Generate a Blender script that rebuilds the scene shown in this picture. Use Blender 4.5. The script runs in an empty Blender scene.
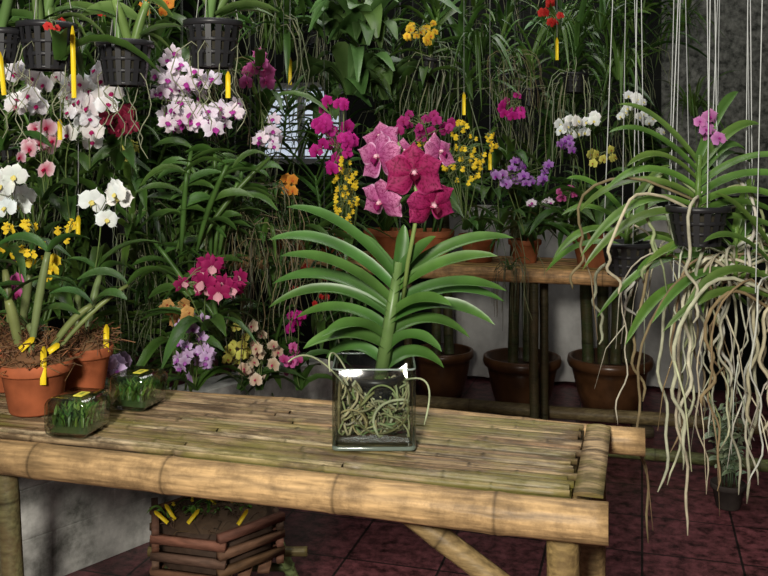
import bpy, math, random
from mathutils import Vector, Matrix, noise
random.seed(7)
R=random.random
def U(a,b): return a+(b-a)*random.random()
V=Vector
CAMZ=1.29; FPX=900.0
def at(u,v,d):
    # surveyed metres: lateral / height worked out from a bearing and a distance
    return V(((u-384)*d/FPX, d, CAMZ-(v-150)*d/FPX))
scene=bpy.context.scene
scene.view_settings.view_transform='Standard'

# ------------------------------------------------------------ materials
def base_mat(name):
    m=bpy.data.materials.new(name); m.use_nodes=True
    return m,m.node_tree.nodes,m.node_tree.links,m.node_tree.nodes['Principled BSDF']
def mat_col(name,rough=.5,spec=.4,trans=0.0,nscale=20,namt=.25,stretch=(1,1,1),bump=0.0,stain=0.0):
    m,n,l,b=base_mat(name)
    a=n.new('ShaderNodeAttribute'); a.attribute_name='Col'
    tc=n.new('ShaderNodeTexCoord'); mp=n.new('ShaderNodeMapping'); mp.inputs['Scale'].default_value=stretch
    l.new(tc.outputs['Object'],mp.inputs['Vector'])
    no=n.new('ShaderNodeTexNoise'); no.inputs['Scale'].default_value=nscale; no.inputs['Detail'].default_value=3
    l.new(mp.outputs[0],no.inputs['Vector'])
    mr=n.new('ShaderNodeMapRange'); mr.inputs[1].default_value=.3; mr.inputs[2].default_value=.7
    mr.inputs[3].default_value=1-namt; mr.inputs[4].default_value=1+namt
    l.new(no.outputs['Fac'],mr.inputs[0])
    h=n.new('ShaderNodeHueSaturation'); l.new(a.outputs['Color'],h.inputs['Color']); l.new(mr.outputs[0],h.inputs['Value'])
    out=h.outputs[0]
    if stain:
        s=n.new('ShaderNodeTexNoise'); s.inputs['Scale'].default_value=9; s.inputs['Detail'].default_value=8; s.inputs['Roughness'].default_value=.75
        l.new(mp.outputs[0] if False else tc.outputs['Object'],s.inputs['Vector'])
        r=n.new('ShaderNodeValToRGB'); r.color_ramp.elements[0].position=.44; r.color_ramp.elements[1].position=.64
        l.new(s.outputs['Fac'],r.inputs[0]); ms=n.new('ShaderNodeMath'); ms.operation='MULTIPLY'; ms.inputs[1].default_value=stain; l.new(r.outputs[0],ms.inputs[0])
        mx=n.new('ShaderNodeMix'); mx.data_type='RGBA'; mx.inputs['B'].default_value=(.1,.062,.03,1)
        l.new(ms.outputs[0],mx.inputs['Factor']); l.new(out,mx.inputs['A']); out=mx.outputs['Result']
    l.new(out,b.inputs['Base Color'])
    b.inputs['Roughness'].default_value=rough; b.inputs['Specular IOR Level'].default_value=spec
    if bump:
        bp=n.new('ShaderNodeBump'); bp.inputs['Strength'].default_value=bump; bp.inputs['Distance'].default_value=.004
        l.new(no.outputs['Fac'],bp.inputs['Height']); l.new(bp.outputs[0],b.inputs['Normal'])
    if trans:
        t=n.new('ShaderNodeBsdfTranslucent'); l.new(h.outputs[0],t.inputs['Color'])
        mx=n.new('ShaderNodeMixShader'); mx.inputs[0].default_value=trans
        l.new(b.outputs[0],mx.inputs[1]); l.new(t.outputs[0],mx.inputs[2])
        l.new(mx.outputs[0],n['Material Output'].inputs['Surface'])
    return m
M_leaf=mat_col('leaf_tissue',.38,.38,.14,14,.28)
M_petal=mat_col('petal_tissue',.6,.15,.2,60,.06)
M_root=mat_col('root_bark',.75,.2,0,40,.25,bump=.3)
M_pole=mat_col('bamboo_culm',.5,.25,0,9,.42,(1.5,14,14),bump=.35,stain=.75)
M_clay=mat_col('fired_clay',.75,.2,0,18,.3,bump=.3)
M_glaze=mat_col('glazed_brown_clay',.3,.5,0,14,.35,bump=.2)
M_plastic=mat_col('black_plastic',.4,.4,0,20,.1)
M_tag=mat_col('plastic_tag',.4,.4,0,20,.05)
M_wood=mat_col('weathered_wood',.7,.2,0,12,.35,(2,2,8),bump=.4)

def mat_tabletop():
    m,n,l,b=base_mat('weathered_bamboo_slats')
    a=n.new('ShaderNodeAttribute'); a.attribute_name='Col'
    tc=n.new('ShaderNodeTexCoord')
    mp=n.new('ShaderNodeMapping'); mp.inputs['Scale'].default_value=(7,170,20); l.new(tc.outputs['Object'],mp.inputs[0])
    g=n.new('ShaderNodeTexNoise'); g.inputs['Scale'].default_value=1.0; g.inputs['Detail'].default_value=6; g.inputs['Roughness'].default_value=.75
    l.new(mp.outputs[0],g.inputs['Vector'])
    mr=n.new('ShaderNodeMapRange'); mr.inputs[1].default_value=.3; mr.inputs[2].default_value=.7; mr.inputs[3].default_value=.3; mr.inputs[4].default_value=1.45
    l.new(g.outputs['Fac'],mr.inputs[0])
    h=n.new('ShaderNodeHueSaturation'); h.inputs['Saturation'].default_value=.92; l.new(a.outputs['Color'],h.inputs['Color']); l.new(mr.outputs[0],h.inputs['Value'])
    mp2=n.new('ShaderNodeMapping'); mp2.inputs['Scale'].default_value=(5,16,5); l.new(tc.outputs['Object'],mp2.inputs[0])
    s=n.new('ShaderNodeTexNoise'); s.inputs['Scale'].default_value=1.6; s.inputs['Detail'].default_value=8; s.inputs['Roughness'].default_value=.75; l.new(mp2.outputs[0],s.inputs['Vector'])
    r=n.new('ShaderNodeValToRGB'); r.color_ramp.elements[0].position=.46; r.color_ramp.elements[1].position=.57
    l.new(s.outputs['Fac'],r.inputs[0])
    mx=n.new('ShaderNodeMix'); mx.data_type='RGBA'; mx.inputs['B'].default_value=(.06,.037,.018,1)
    ms=n.new('ShaderNodeMath'); ms.operation='MULTIPLY'; ms.inputs[1].default_value=.8; l.new(r.outputs[0],ms.inputs[0])
    l.new(ms.outputs[0],mx.inputs['Factor']); l.new(h.outputs[0],mx.inputs['A'])
    s2=n.new('ShaderNodeTexNoise'); s2.inputs['Scale'].default_value=4.5; s2.inputs['Detail'].default_value=6; s2.inputs['Roughness'].default_value=.7
    mp3=n.new('ShaderNodeMapping'); mp3.inputs['Scale'].default_value=(.8,1.8,1); mp3.inputs['Location'].default_value=(2.3,.4,0)
    l.new(tc.outputs['Object'],mp3.inputs[0]); l.new(mp3.outputs[0],s2.inputs['Vector'])
    r2=n.new('ShaderNodeValToRGB'); r2.color_ramp.elements[0].position=.48; r2.color_ramp.elements[1].position=.6
    l.new(s2.outputs['Fac'],r2.inputs[0])
    ms2=n.new('ShaderNodeMath'); ms2.operation='MULTIPLY'; ms2.inputs[1].default_value=.5; l.new(r2.outputs[0],ms2.inputs[0])
    mx2=n.new('ShaderNodeMix'); mx2.data_type='RGBA'; mx2.inputs['B'].default_value=(.17,.16,.025,1)
    l.new(ms2.outputs[0],mx2.inputs['Factor']); l.new(mx.outputs['Result'],mx2.inputs['A'])
    l.new(mx2.outputs['Result'],b.inputs['Base Color'])
    b.inputs['Roughness'].default_value=.48; b.inputs['Specular IOR Level'].default_value=.35
    bp=n.new('ShaderNodeBump'); bp.inputs['Strength'].default_value=.6; bp.inputs['Distance'].default_value=.003
    l.new(g.outputs['Fac'],bp.inputs['Height']); l.new(bp.outputs[0],b.inputs['Normal'])
    return m
M_top=mat_tabletop()
def mat_noise2(name,c1,c2,scale,rough,bump=.3,det=5,spec=.3,p0=.35,p1=.65,dist=.01):
    m,n,l,b=base_mat(name)
    tc=n.new('ShaderNodeTexCoord'); no=n.new('ShaderNodeTexNoise'); no.inputs['Scale'].default_value=scale; no.inputs['Detail'].default_value=det
    no.inputs['Roughness'].default_value=.65
    l.new(tc.outputs['Object'],no.inputs['Vector'])
    r=n.new('ShaderNodeValToRGB'); r.color_ramp.elements[0].color=(*c1,1); r.color_ramp.elements[1].color=(*c2,1)
    r.color_ramp.elements[0].position=p0; r.color_ramp.elements[1].position=p1
    l.new(no.outputs['Fac'],r.inputs[0]); l.new(r.outputs[0],b.inputs['Base Color'])
    b.inputs['Roughness'].default_value=rough; b.inputs['Specular IOR Level'].default_value=spec
    bp=n.new('ShaderNodeBump'); bp.inputs['Strength'].default_value=bump; bp.inputs['Distance'].default_value=dist
    l.new(no.outputs['Fac'],bp.inputs['Height']); l.new(bp.outputs[0],b.inputs['Normal'])
    return m
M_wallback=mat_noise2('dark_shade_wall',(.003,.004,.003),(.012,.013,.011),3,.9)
M_conc=mat_noise2('whitewashed_concrete',(.13,.13,.115),(.8,.79,.74),6,.9,.5,8)
M_sheet=mat_noise2('plastic_sheeting',(.36,.35,.33),(.66,.65,.62),3,.6,.2)
M_net=mat_noise2('grey_shade_cloth',(.03,.033,.028),(.19,.195,.175),30,.9,.4,8)
def mat_tiles():
    m,n,l,b=base_mat('maroon_glazed_tiles')
    tc=n.new('ShaderNodeTexCoord'); br=n.new('ShaderNodeTexBrick')
    br.offset=0; br.inputs['Scale'].default_value=1; br.inputs['Brick Width'].default_value=.3; br.inputs['Row Height'].default_value=.3
    br.inputs['Mortar Size'].default_value=.004; br.inputs['Mortar'].default_value=(.012,.008,.008,1)
    br.inputs['Color1'].default_value=(.12,.037,.042,1); br.inputs['Color2'].default_value=(.085,.028,.032,1)
    l.new(tc.outputs['Object'],br.inputs['Vector'])
    no=n.new('ShaderNodeTexNoise'); no.inputs['Scale'].default_value=22; no.inputs['Detail'].default_value=8; no.inputs['Roughness'].default_value=.75
    l.new(tc.outputs['Object'],no.inputs['Vector'])
    mr=n.new('ShaderNodeMapRange'); mr.inputs[1].default_value=.38; mr.inputs[2].default_value=.62; mr.inputs[3].default_value=.2; mr.inputs[4].default_value=2.1
    l.new(no.outputs['Fac'],mr.inputs[0])
    h=n.new('ShaderNodeHueSaturation'); l.new(br.outputs['Color'],h.inputs['Color']); l.new(mr.outputs[0],h.inputs['Value'])
    l.new(h.outputs[0],b.inputs['Base Color']); b.inputs['Roughness'].default_value=.35; b.inputs['Specular IOR Level'].default_value=.4
    bp=n.new('ShaderNodeBump'); bp.inputs['Strength'].default_value=.25; bp.inputs['Distance'].default_value=.004; l.new(no.outputs['Fac'],bp.inputs['Height']); l.new(bp.outputs[0],b.inputs['Normal'])
    return m
M_tile=mat_tiles()
def mat_glass(name,tint,edge,k=.7,base=.05):
    # clear-walled glass: tinted at grazing angles, angle dependent surface reflection
    m,n,l,b=base_mat(name)
    lw=n.new('ShaderNodeLayerWeight'); lw.inputs[0].default_value=.5
    p=n.new('ShaderNodeMath'); p.operation='POWER'; p.inputs[1].default_value=2.5; l.new(lw.outputs['Facing'],p.inputs[0])
    mc=n.new('ShaderNodeMix'); mc.data_type='RGBA'; mc.inputs['A'].default_value=(*tint,1); mc.inputs['B'].default_value=(*edge,1); l.new(p.outputs[0],mc.inputs['Factor'])
    t=n.new('ShaderNodeBsdfTransparent'); l.new(mc.outputs['Result'],t.inputs[0])
    g=n.new('ShaderNodeBsdfGlossy'); g.inputs['Roughness'].default_value=.06
    q=n.new('ShaderNodeMath'); q.operation='MULTIPLY_ADD'; q.inputs[1].default_value=k; q.inputs[2].default_value=base; l.new(p.outputs[0],q.inputs[0])
    mx=n.new('ShaderNodeMixShader'); l.new(q.outputs[0],mx.inputs[0]); l.new(t.outputs[0],mx.inputs[1]); l.new(g.outputs[0],mx.inputs[2])
    l.new(mx.outputs[0],n['Material Output'].inputs['Surface'])
    return m
M_glass=mat_glass('clear_glass',(.95,.97,.955),(.35,.45,.4),.6,.05)
M_glass2=mat_glass('bottle_glass',(.93,.96,.92),(.4,.48,.42),.6,.08)
M_gedge=mat_col('glass_rim_edge',.1,.8,0,20,.1)
def mat_pane():
    m,n,l,b=base_mat('daylight_pane')
    b.inputs['Base Color'].default_value=(.7,.75,.8,1); b.inputs['Emission Color'].default_value=(.7,.8,.95,1); b.inputs['Emission Strength'].default_value=.7
    return m
M_pane=mat_pane()

# ------------------------------------------------------------ mesh builder
class B:
    def __init__(s): s.v=[];s.f=[];s.c=[];s.m=[]
    def add(s,p,c):
        s.v.append((p[0],p[1],p[2])); s.c.append(c); return len(s.v)-1
    def grid(s,rows,cols,mat=0,closed=False):
        idx=[[s.add(p,c) for p,c in zip(r,cr)] for r,cr in zip(rows,cols)]
        for i in range(len(idx)-1):
            a,b=idx[i],idx[i+1]; k=len(a)
            for j in range(k if closed else k-1):
                j2=(j+1)%k
                s.f.append((a[j],a[j2],b[j2],b[j])); s.m.append(mat)
        return idx
    def face(s,ids,mat=0): s.f.append(tuple(ids)); s.m.append(mat)
    def mesh(s,name,mats,smooth=True,shift=V((0,0,0))):
        me=bpy.data.meshes.new(name)
        me.from_pydata([(x-shift[0],y-shift[1],z-shift[2]) for x,y,z in s.v],[],s.f)
        for m in mats: me.materials.append(m)
        me.polygons.foreach_set('material_index',s.m)
        me.polygons.foreach_set('use_smooth',[smooth]*len(s.f))
        ca=me.color_attributes.new('Col','FLOAT_COLOR','POINT')
        flat=[]
        for c in s.c: flat+= [c[0],c[1],c[2],1.0]
        ca.data.foreach_set('color',flat)
        me.update(); return me
    def obj(s,name,mats,smooth=True,rotz=None,parent=None,loc=None):
        if loc is None and rotz is None:
            xs=[p[0] for p in s.v];ys=[p[1] for p in s.v];zs=[p[2] for p in s.v]
            loc=V(((min(xs)+max(xs))/2,(min(ys)+max(ys))/2,min(zs)))
            me=s.mesh(name,mats,smooth,loc)
        else: me=s.mesh(name,mats,smooth)
        o=bpy.data.objects.new(name,me); scene.collection.objects.link(o)
        o.location=loc if loc is not None else (0,0,0)
        if rotz is not None: o.rotation_euler=(0,0,rotz)
        if parent: o.parent=parent
        return o
MATS=[M_leaf,M_petal,M_root,M_plastic,M_tag,M_clay]
def jc(c,a=.15):
    k=1+U(-a,a); return (c[0]*k*(1+U(-a,a)*.6),c[1]*k,c[2]*k*(1+U(-a,a)*.6))
def lerp(a,b,t): return tuple(a[i]+(b[i]-a[i])*t for i in range(3))
def bez(p0,p1,p2,t): return p0*(1-t)**2+p1*(2*t*(1-t))+p2*t*t
def tube(b,pts,r,n=6,col=(.1,.2,.05),mat=2,cap=True):
    rad=r if isinstance(r,(list,tuple)) else [r]*len(pts)
    cl=col if isinstance(col,list) else [col]*len(pts)
    rows=[];cols=[];ref=None
    for i,p in enumerate(pts):
        t=(pts[min(i+1,len(pts)-1)]-pts[max(i-1,0)])
        if t.length<1e-9: t=V((0,0,1))
        t.normalize()
        if ref is None:
            ref=V((0,0,1)) if abs(t.z)<.9 else V((1,0,0))
        a=ref-t*ref.dot(t)
        if a.length<1e-4: a=t.orthogonal()
        a.normalize(); ref=a; c=t.cross(a)
        rows.append([p+a*(math.cos(q)*rad[i])+c*(math.sin(q)*rad[i]) for q in [2*math.pi*k/n for k in range(n)]])
        cols.append([cl[i]]*n)
    idx=b.grid(rows,cols,mat,True)
    if cap:
        b.face(idx[0][::-1],mat); b.face(idx[-1],mat)
    return idx
def leaf(b,p0,p1,p2,w,col,fold=.35,segs=7,roll=0,hint=None,mat=0,shape='strap',tipcol=None):
    pl=V((p2.x-p0.x,p2.y-p0.y,0))
    if pl.length<1e-4: pl=V((1,0,0))
    pl.normalize(); side0=pl.cross(V((0,0,1)))
    rows=[];cols=[]
    for i in range(segs+1):
        t=i/segs; p=bez(p0,p1,p2,t)
        T=(p1-p0)*(1-t)+(p2-p1)*t
        if T.length<1e-6: T=p2-p0
        T.normalize()
        if hint is not None:
            s=T.cross(hint)
            if s.length<.05: s=side0.copy()
            s.normalize()
        else:
            s=side0
            if roll:
                s=Matrix.Rotation(roll,3,T)@s
        N=s.cross(T)
        if shape=='strap': k=(.75+.25*min(1,t*5))*min(1,((1-t)*3.2)**.6 if t>.68 else 1)
        elif shape=='oval': k=max(.08,math.sin(math.pi*(t*.93+.05)))**.75
        else: k=1-t*.93
        hw=w*.5*k
        f=fold*hw
        cc=lerp(col,tipcol,t) if tipcol else col
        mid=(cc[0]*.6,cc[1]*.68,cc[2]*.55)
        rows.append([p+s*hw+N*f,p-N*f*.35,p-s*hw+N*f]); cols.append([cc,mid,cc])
    b.grid(rows,cols,mat)
def petal(b,c,d,nrm,L,W,cf,cup=.12,bend=-.12,nu=5,nv=4,p=1.15,q=.62,ruf=0):
    s=d.cross(nrm).normalized(); rows=[];cols=[]
    for i in range(nu+1):
        t=i/nu; w=W*max(.14 if i==0 else .2*(1-t)**2,math.sin(math.pi*min(1,t)**p)**q if 0<t<1 else (.14 if t==0 else .12))
        r=[];cr=[]
        for j in range(nv+1):
            x=j/nv*2-1
            e=1-.16*x*x*max(0,(t-.35)/.65)
            r.append(c+d*(L*t*e)+s*(x*w*.5)+nrm*(-cup*W*x*x+bend*L*t*t+ruf*L*math.sin(5*x+7*t)*t))
            cr.append(cf(t,x))
        rows.append(r);cols.append(cr)
    b.grid(rows,cols,1)
KINDS={
'phal':([(90,.5,.36),(212,.5,.34),(328,.5,.34),(12,.52,.56),(168,.52,.56)],(.24,.2)),
'vanda':([(90,.5,.40),(212,.52,.45),(328,.52,.45),(20,.5,.43),(160,.5,.43)],(.2,.16)),
'dend':([(90,.5,.25),(205,.47,.25),(335,.47,.25),(22,.5,.33),(158,.5,.33)],(.3,.26)),
'catt':([(90,.5,.2),(205,.5,.2),(335,.5,.2),(25,.5,.36),(155,.5,.36)],(.4,.36)),
'onc':([(90,.25,.14),(25,.28,.14),(155,.28,.14),(270,.5,.55)],(.15,.1)),
}
def flower(b,c,face,size,kind,cols,hi=False,roll=0):
    face=face.normalized(); up=V((0,0,1))-face*face.z
    if up.length<.1: up=V((0,1,0))
    up.normalize(); rt=up.cross(face)
    inn,out,lip=cols
    pet,lp=KINDS[kind]
    nu,nv=(30,24) if hi else ((3,2) if kind=='onc' else (4,2))
    for k,(ang,l,w) in enumerate(pet):
        a=math.radians(ang)+roll+U(-.06,.06); d=rt*math.cos(a)+up*math.sin(a)
        sd=R()*50; ji=jc(inn,.06); jo=jc(out,.06)
        if hi:
            def cf(t,x,sd=sd):
                n1=abs(noise.noise(V((t*8+sd,x*3.6,sd)))); n2=abs(noise.noise(V((t*10+sd,x*6,sd+9))))
                net=max(0,1-n1/.13)+max(0,1-n2/.10)*.7
                base=lerp(ji,jo,min(1,max(0,t*1.05))**1.5)
                base=lerp(base,lip,min(.9,net))
                base=lerp(base,lip,.55*max(0,1-abs(x)/.07)*(1-t))
                if abs(x)>.86 or t>.95: base=lerp(base,(min(1,jo[0]*1.25),jo[1]*1.8,jo[2]*1.5),.7)
                if t<.12: base=lerp((.7,.45,.5),base,t/.12)
                return base
        else:
            def cf(t,x): return lerp(ji,jo,t)
        petal(b,c+face*((.03 if hi else .012)*size*(1 if k>2 else 0)),d,face,l*size,w*size,cf,nu=nu,nv=nv,bend=U(-.22,.0) if hi else U(-.16,.04),cup=U(.14,.26) if hi else U(.05,.16),ruf=.02 if hi else 0,q=.62)
    a=-math.pi/2+roll; d=(rt*math.cos(a)+up*math.sin(a))+face*.7; d.normalize()
    petal(b,c+face*.03*size,d,(face-d*face.dot(d)+up*.3).normalized(),lp[0]*size,lp[1]*size,lambda t,x:lip,nu=6 if hi else 3,nv=5 if hi else 2,cup=-.35,q=.5)
    if hi:
        for sgn in(-1,1): petal(b,c+face*.03*size,(rt*sgn+face*.8).normalized(),(up+face*.2).normalized(),.1*size,.1*size,lambda t,x:(.5,.1,.2),nu=4,nv=3)
        tube(b,[c,c+face*.05*size,c+face*.1*size+up*.01*size],[.045*size,.045*size,.028*size],8,(.75,.45,.52),1)
def face_dir(j=.5,base=V((0,-1,.05))): return (base+V((U(-j,j),U(-j*.4,j*.4),U(-j*.6,j*.5)))).normalized()
def vanda(b,base,h,n,L,w,col,phi=0,jit=.35,roots=8,rl=.3,up=.45,hint=None,rcol=(.16,.18,.1),rr=.0020,spread=.06,segs=7,rollr=.5,droop=.12):
    tube(b,[base,base+V((0,0,h*.5)),base+V((.005,0,h))],[.008,.008,.005],5,jc(col),0)
    for i in range(n):
        f=i/(n-1); p0=base+V((0,0,h*f*.95))
        a=phi+(math.pi if i%2 else 0)+U(-jit,jit); d=V((math.cos(a),math.sin(a),0))
        l=L*U(.8,1.1)*(1-.25*f*f); uu=up*(.5+1.0*f)
        p1=p0+d*l*(.5-.15*f)+V((0,0,l*uu)); p2=p0+d*l*(.95-.35*f)+V((0,0,l*(uu*1.5*f-droop-.35*(1-f)*R())))
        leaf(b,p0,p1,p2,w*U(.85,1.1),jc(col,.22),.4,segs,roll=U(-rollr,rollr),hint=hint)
    for i in range(roots): root(b,base+V((U(-.02,.02),U(-.02,.02),U(0,h*.4))),rl*U(.4,1.2),rr*U(.7,1.2),jc(rcol,.2),spread)
def root(b,p,l,r,col,spread=.06,n=9,ns=4,mat=2):
    a=R()*6.28; d=V((math.cos(a),math.sin(a),0)); pts=[]; o=U(.4,1)*spread*2; ph=R()*9
    for i in range(n):
        t=i/(n-1)
        pts.append(p+d*o*(1-(1-min(1,t*3))**2)+V((math.sin(ph+t*9)*.012,math.cos(ph+t*7)*.012,(.04*math.sin(t*3*math.pi) if t<.33 else 0)-l*t)))
    tube(b,pts,[r]*(n-1)+[r*.6],ns,col,mat,False)
def fountain(b,base,n,L,w,col,droop=.5,shp=None):
    for i in range(n):
        a=R()*6.28; d=V((math.cos(a),math.sin(a),0)); l=L*U(.6,1.15); o=U(.3,1)
        p1=base+d*l*.35*o+V((0,0,l*U(.45,.75))); p2=base+d*l*o*.85+V((0,0,l*U(-droop,.55)))
        leaf(b,base+d*.01,p1,p2,w*U(.7,1.2),jc(col,.25),.3,7,roll=U(-.6,.6),shape=shp or ('taper' if R()<.6 else 'strap'))
def cane(b,base,h,n,col,lean=V((0,0,0)),lw=.04,ll=.12,cr=.006,lc=None):
    p1=base+V((0,0,h*.5))+lean*.3; p2=base+V((0,0,h))+lean
    pts=[bez(base,p1,p2,t/6) for t in range(7)]
    tube(b,pts,[cr*(.8+.5*math.sin(t*.5)) for t in range(7)],6,jc(col),0)
    for i in range(n):
        t=.3+.7*i/max(1,n-1); p=bez(base,p1,p2,t); a=U(0,.9)+(math.pi if i%2 else 0); d=V((math.cos(a),math.sin(a)*.8,0))
        l=ll*U(.7,1.2)
        leaf(b,p,p+d*l*.5+V((0,0,l*.35)),p+d*l+V((0,0,l*U(-.3,.3))),lw*U(.8,1.1),jc(lc or col,.2),.25,6,roll=U(-.7,.7),shape='oval')
def lathe(b,c,prof,n=28,mat=5):
    rows=[];cols=[]
    for r,z,col in prof:
        rows.append([c+V((r*math.cos(2*math.pi*k/n),r*math.sin(2*math.pi*k/n),z)) for k in range(n)]); cols.append([col]*n)
    return b.grid(rows,cols,mat,True)
TC=(.36,.10,.04)
def pot(b,c,r,h,col=TC,soil=(.09,.05,.03),mat=5):
    pr=[(0.001,0,col),(r*.66,0,col),(r*.7,.004,col),(r*.9,h*.76,col),(r*.92,h*.77,col),(r*1.0,h*.775,col),(r*1.02,h*.8,col),(r*1.04,h*.97,col),(r*1.0,h,col),(r*.93,h*.99,col),(r*.9,h*.86,col),(0.001,h*.92,soil)]
    lathe(b,c,pr,32,mat)
def bowlpot(b,c,r,h,col=(.1,.045,.02)):
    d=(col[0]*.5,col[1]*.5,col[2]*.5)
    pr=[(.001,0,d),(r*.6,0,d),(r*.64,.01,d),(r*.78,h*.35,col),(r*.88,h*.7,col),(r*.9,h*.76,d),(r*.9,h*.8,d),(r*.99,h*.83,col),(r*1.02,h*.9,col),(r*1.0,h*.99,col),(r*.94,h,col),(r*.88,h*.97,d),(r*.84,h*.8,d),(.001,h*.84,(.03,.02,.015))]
    lathe(b,c,pr,40,5)
def mound(b,c,r,h,col,n=150,ln=.03,th=.0012,mat=2):
    lathe(b,c,[(r,0,col),(r*.8,h*.55,col),(r*.4,h*.9,col),(.001,h,col)],18,mat)
    for i in range(n):
        a=R()*6.28; q=math.sqrt(R())*r; p=c+V((math.cos(a)*q,math.sin(a)*q,h*(1-(q/r)**2)))
        d=V((U(-1,1),U(-1,1),U(-.2,.7))).normalized()*ln*U(.5,1.3); m=p+d*.5+V((U(-1,1),U(-1,1),U(0,1)))*ln*.3
        tube(b,[p,m,p+d],th,3,jc(col,.4),mat,False)
def basket(b,c,r,h,col=(.012,.012,.013),mat=3):
    n=16
    def ring(z,rr,t=.003,hh=.008):
        rows=[]
        for (dr,dz) in [(-t,0),(t,0),(t,hh),(-t,hh),(-t,0)]:
            rows.append([c+V(((rr+dr)*math.cos(2*math.pi*k/24),(rr+dr)*math.sin(2*math.pi*k/24),z+dz)) for k in range(24)])
        b.grid(rows,[[col]*24]*5,mat,True)
    ring(h-.01,r*1.05,.005,.012); ring(h*.55,r*.9); ring(h*.28,r*.82); ring(0,r*.72)
    for k in range(n):
        a=2*math.pi*k/n; d=V((math.cos(a),math.sin(a),0)); s=V((-d.y,d.x,0))*r*.09
        p=c+d*r*.74; q=c+d*r*1.0+V((0,0,h))
        b.grid([[p-s,p+s],[q-s*1.3,q+s*1.3]],[[col]*2]*2,mat)
        b.grid([[p-s+d*.003,p+s+d*.003],[q-s*1.3+d*.003,q+s*1.3+d*.003]],[[col]*2]*2,mat)
    lathe(b,c,[(.001,.004,col),(r*.74,.004,col)],16,mat)
    lathe(b,c,[(r*.7,.006,(.02,.02,.015)),(r*.85,h*.75,(.03,.025,.015)),(.001,h*.85,(.03,.025,.015))],16,2)
def tag(b,p,h,w=.012,col=(.8,.58,.02),tilt=0):
    x=V((math.cos(tilt),0,math.sin(tilt)))*w/2; z=V((-math.sin(tilt)*.9,U(-.1,.1),math.cos(tilt)))*h; y=V((0,.0012,0))
    P=[p-x,p+x,p+x+z*.85,p+x*.3+z,p-x*.3+z,p-x+z*.85]
    i1=[b.add(q,col) for q in P]; i2=[b.add(q+y,col) for q in P]
    b.face(i1,4); b.face(i2[::-1],4)
    for k in range(6): b.face([i1[k],i1[(k+1)%6],i2[(k+1)%6],i2[k]],4)
def pole(b,p0,p1,r,col,sp=.26,n=16,mat=0,ph=.1,hollow=True):
    L=(p1-p0).length; T=(p1-p0)/L
    x=ph; nodes=[]
    while x<L-.02:
        nodes.append(x); x+=sp*U(.85,1.15)
    pts=[];rad=[];cl=[]
    ev=[(0,1,1)]
    for x in nodes: ev+=[(x-.02,1.0,1),(x-.006,1.035,.9),(x-.001,1.015,.35),(x+.003,1.045,.75),(x+.018,1.0,1)]
    k=0
    while k<L:
        if all(abs(k-x)>.03 for x in nodes) and k>0.01: ev.append((k,.985,1))
        k+=.04
    ev.append((L,1,1)); ev=sorted(e for e in ev if 0<=e[0]<=L)
    sd=R()*100
    for x,rr,c in ev:
        kk=c*(1+.35*noise.noise(V((x*4+sd,sd,0))))
        pts.append(p0+T*x+V((noise.noise(V((x*1.5+sd,0,0))),noise.noise(V((x*1.5+sd,5,0))),noise.noise(V((x*1.5+sd,9,0)))))*.008*min(1,x*5)*min(1,(L-x)*5)); rad.append(r*rr*(1+.04*noise.noise(V((x*5+sd,2,0))))); cl.append((col[0]*kk,col[1]*kk,col[2]*kk))
    idx=tube(b,pts,rad,n,cl,mat,False)
    for ring,p,s in ((idx[0],p0,1),(idx[-1],p1,-1)):
        c=p
        a=[b.add(c+(V(b.v[i])-c)*.74,(.4,.29,.15)) for i in ring]
        cc=[b.add(c+(V(b.v[i])-c)*.72+T*s*.03,(.03,.02,.01)) for i in ring]
        for q in range(len(ring)):
            q2=(q+1)%len(ring)
            b.face([ring[q],ring[q2],a[q2],a[q]],mat); b.face([a[q],a[q2],cc[q2],cc[q]],mat)
        b.face(cc,mat)
def boxm(b,c,dx,dy,dz,col=(.2,.2,.2),mat=0):
    P=[c+V((sx*dx/2,sy*dy/2,sz*dz/2)) for sz in(-1,1) for sy in(-1,1) for sx in(-1,1)]
    i=[b.add(p,col) for p in P]
    for f in((0,2,3,1),(4,5,7,6),(0,1,5,4),(2,6,7,3),(0,4,6,2),(1,3,7,5)): b.face([i[k] for k in f],mat)

RZ=math.radians(-16)
ROT=Matrix.Rotation(RZ,3,'Z')
def L2W(x,y,z): return ROT@V((x,y,z))
# ------------------------------------------------------------ room shell (frame rotated -16 deg)
b=B(); boxm(b,V((-.2,2.4,-.05)),6.0,7.0,.1); b.obj('floor',[M_tile],False,rotz=RZ)
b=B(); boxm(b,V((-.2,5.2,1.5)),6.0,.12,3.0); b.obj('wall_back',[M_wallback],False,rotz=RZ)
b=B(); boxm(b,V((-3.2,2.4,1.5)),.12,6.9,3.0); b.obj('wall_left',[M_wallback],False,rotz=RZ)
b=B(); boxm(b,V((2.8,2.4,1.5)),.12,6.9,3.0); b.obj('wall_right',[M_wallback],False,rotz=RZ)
def low_wall():
    b=B(); p0=V((-1.75,1.78,0)); p1=V((-.2,3.65,0)); d=(p1-p0); Ln=d.length; ang=math.atan2(d.y,d.x)
    for row in range(3):
        x=-.2*(row%2)
        while x<Ln:
            x0=max(0,x); x1=min(Ln,x+.39)
            if x1-x0>.03: boxm(b,V(((x0+x1)/2,.07,row*.15+.074)),x1-x0-.002,.14,.1485)
            x+=.4
    boxm(b,V((Ln/2,.071,.22)),Ln-.01,.138,.43)
    ob=b.obj('low_block_wall',[M_conc],False,rotz=ang,loc=p0)
    bv=ob.modifiers.new('b','BEVEL'); bv.width=.003; bv.segments=2
low_wall()
b=B(); rows=[];cols=[]
for i in range(55):
    x=-1.15+i*.027; r=[];c=[]
    for j in range(9):
        z=.02+j*.12; r.append(V((x,5.02+.03*math.sin(x*16+j*.3)+.015*math.sin(x*41),z))); c.append((1,1,1))
    rows.append(r);cols.append(c)
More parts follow.
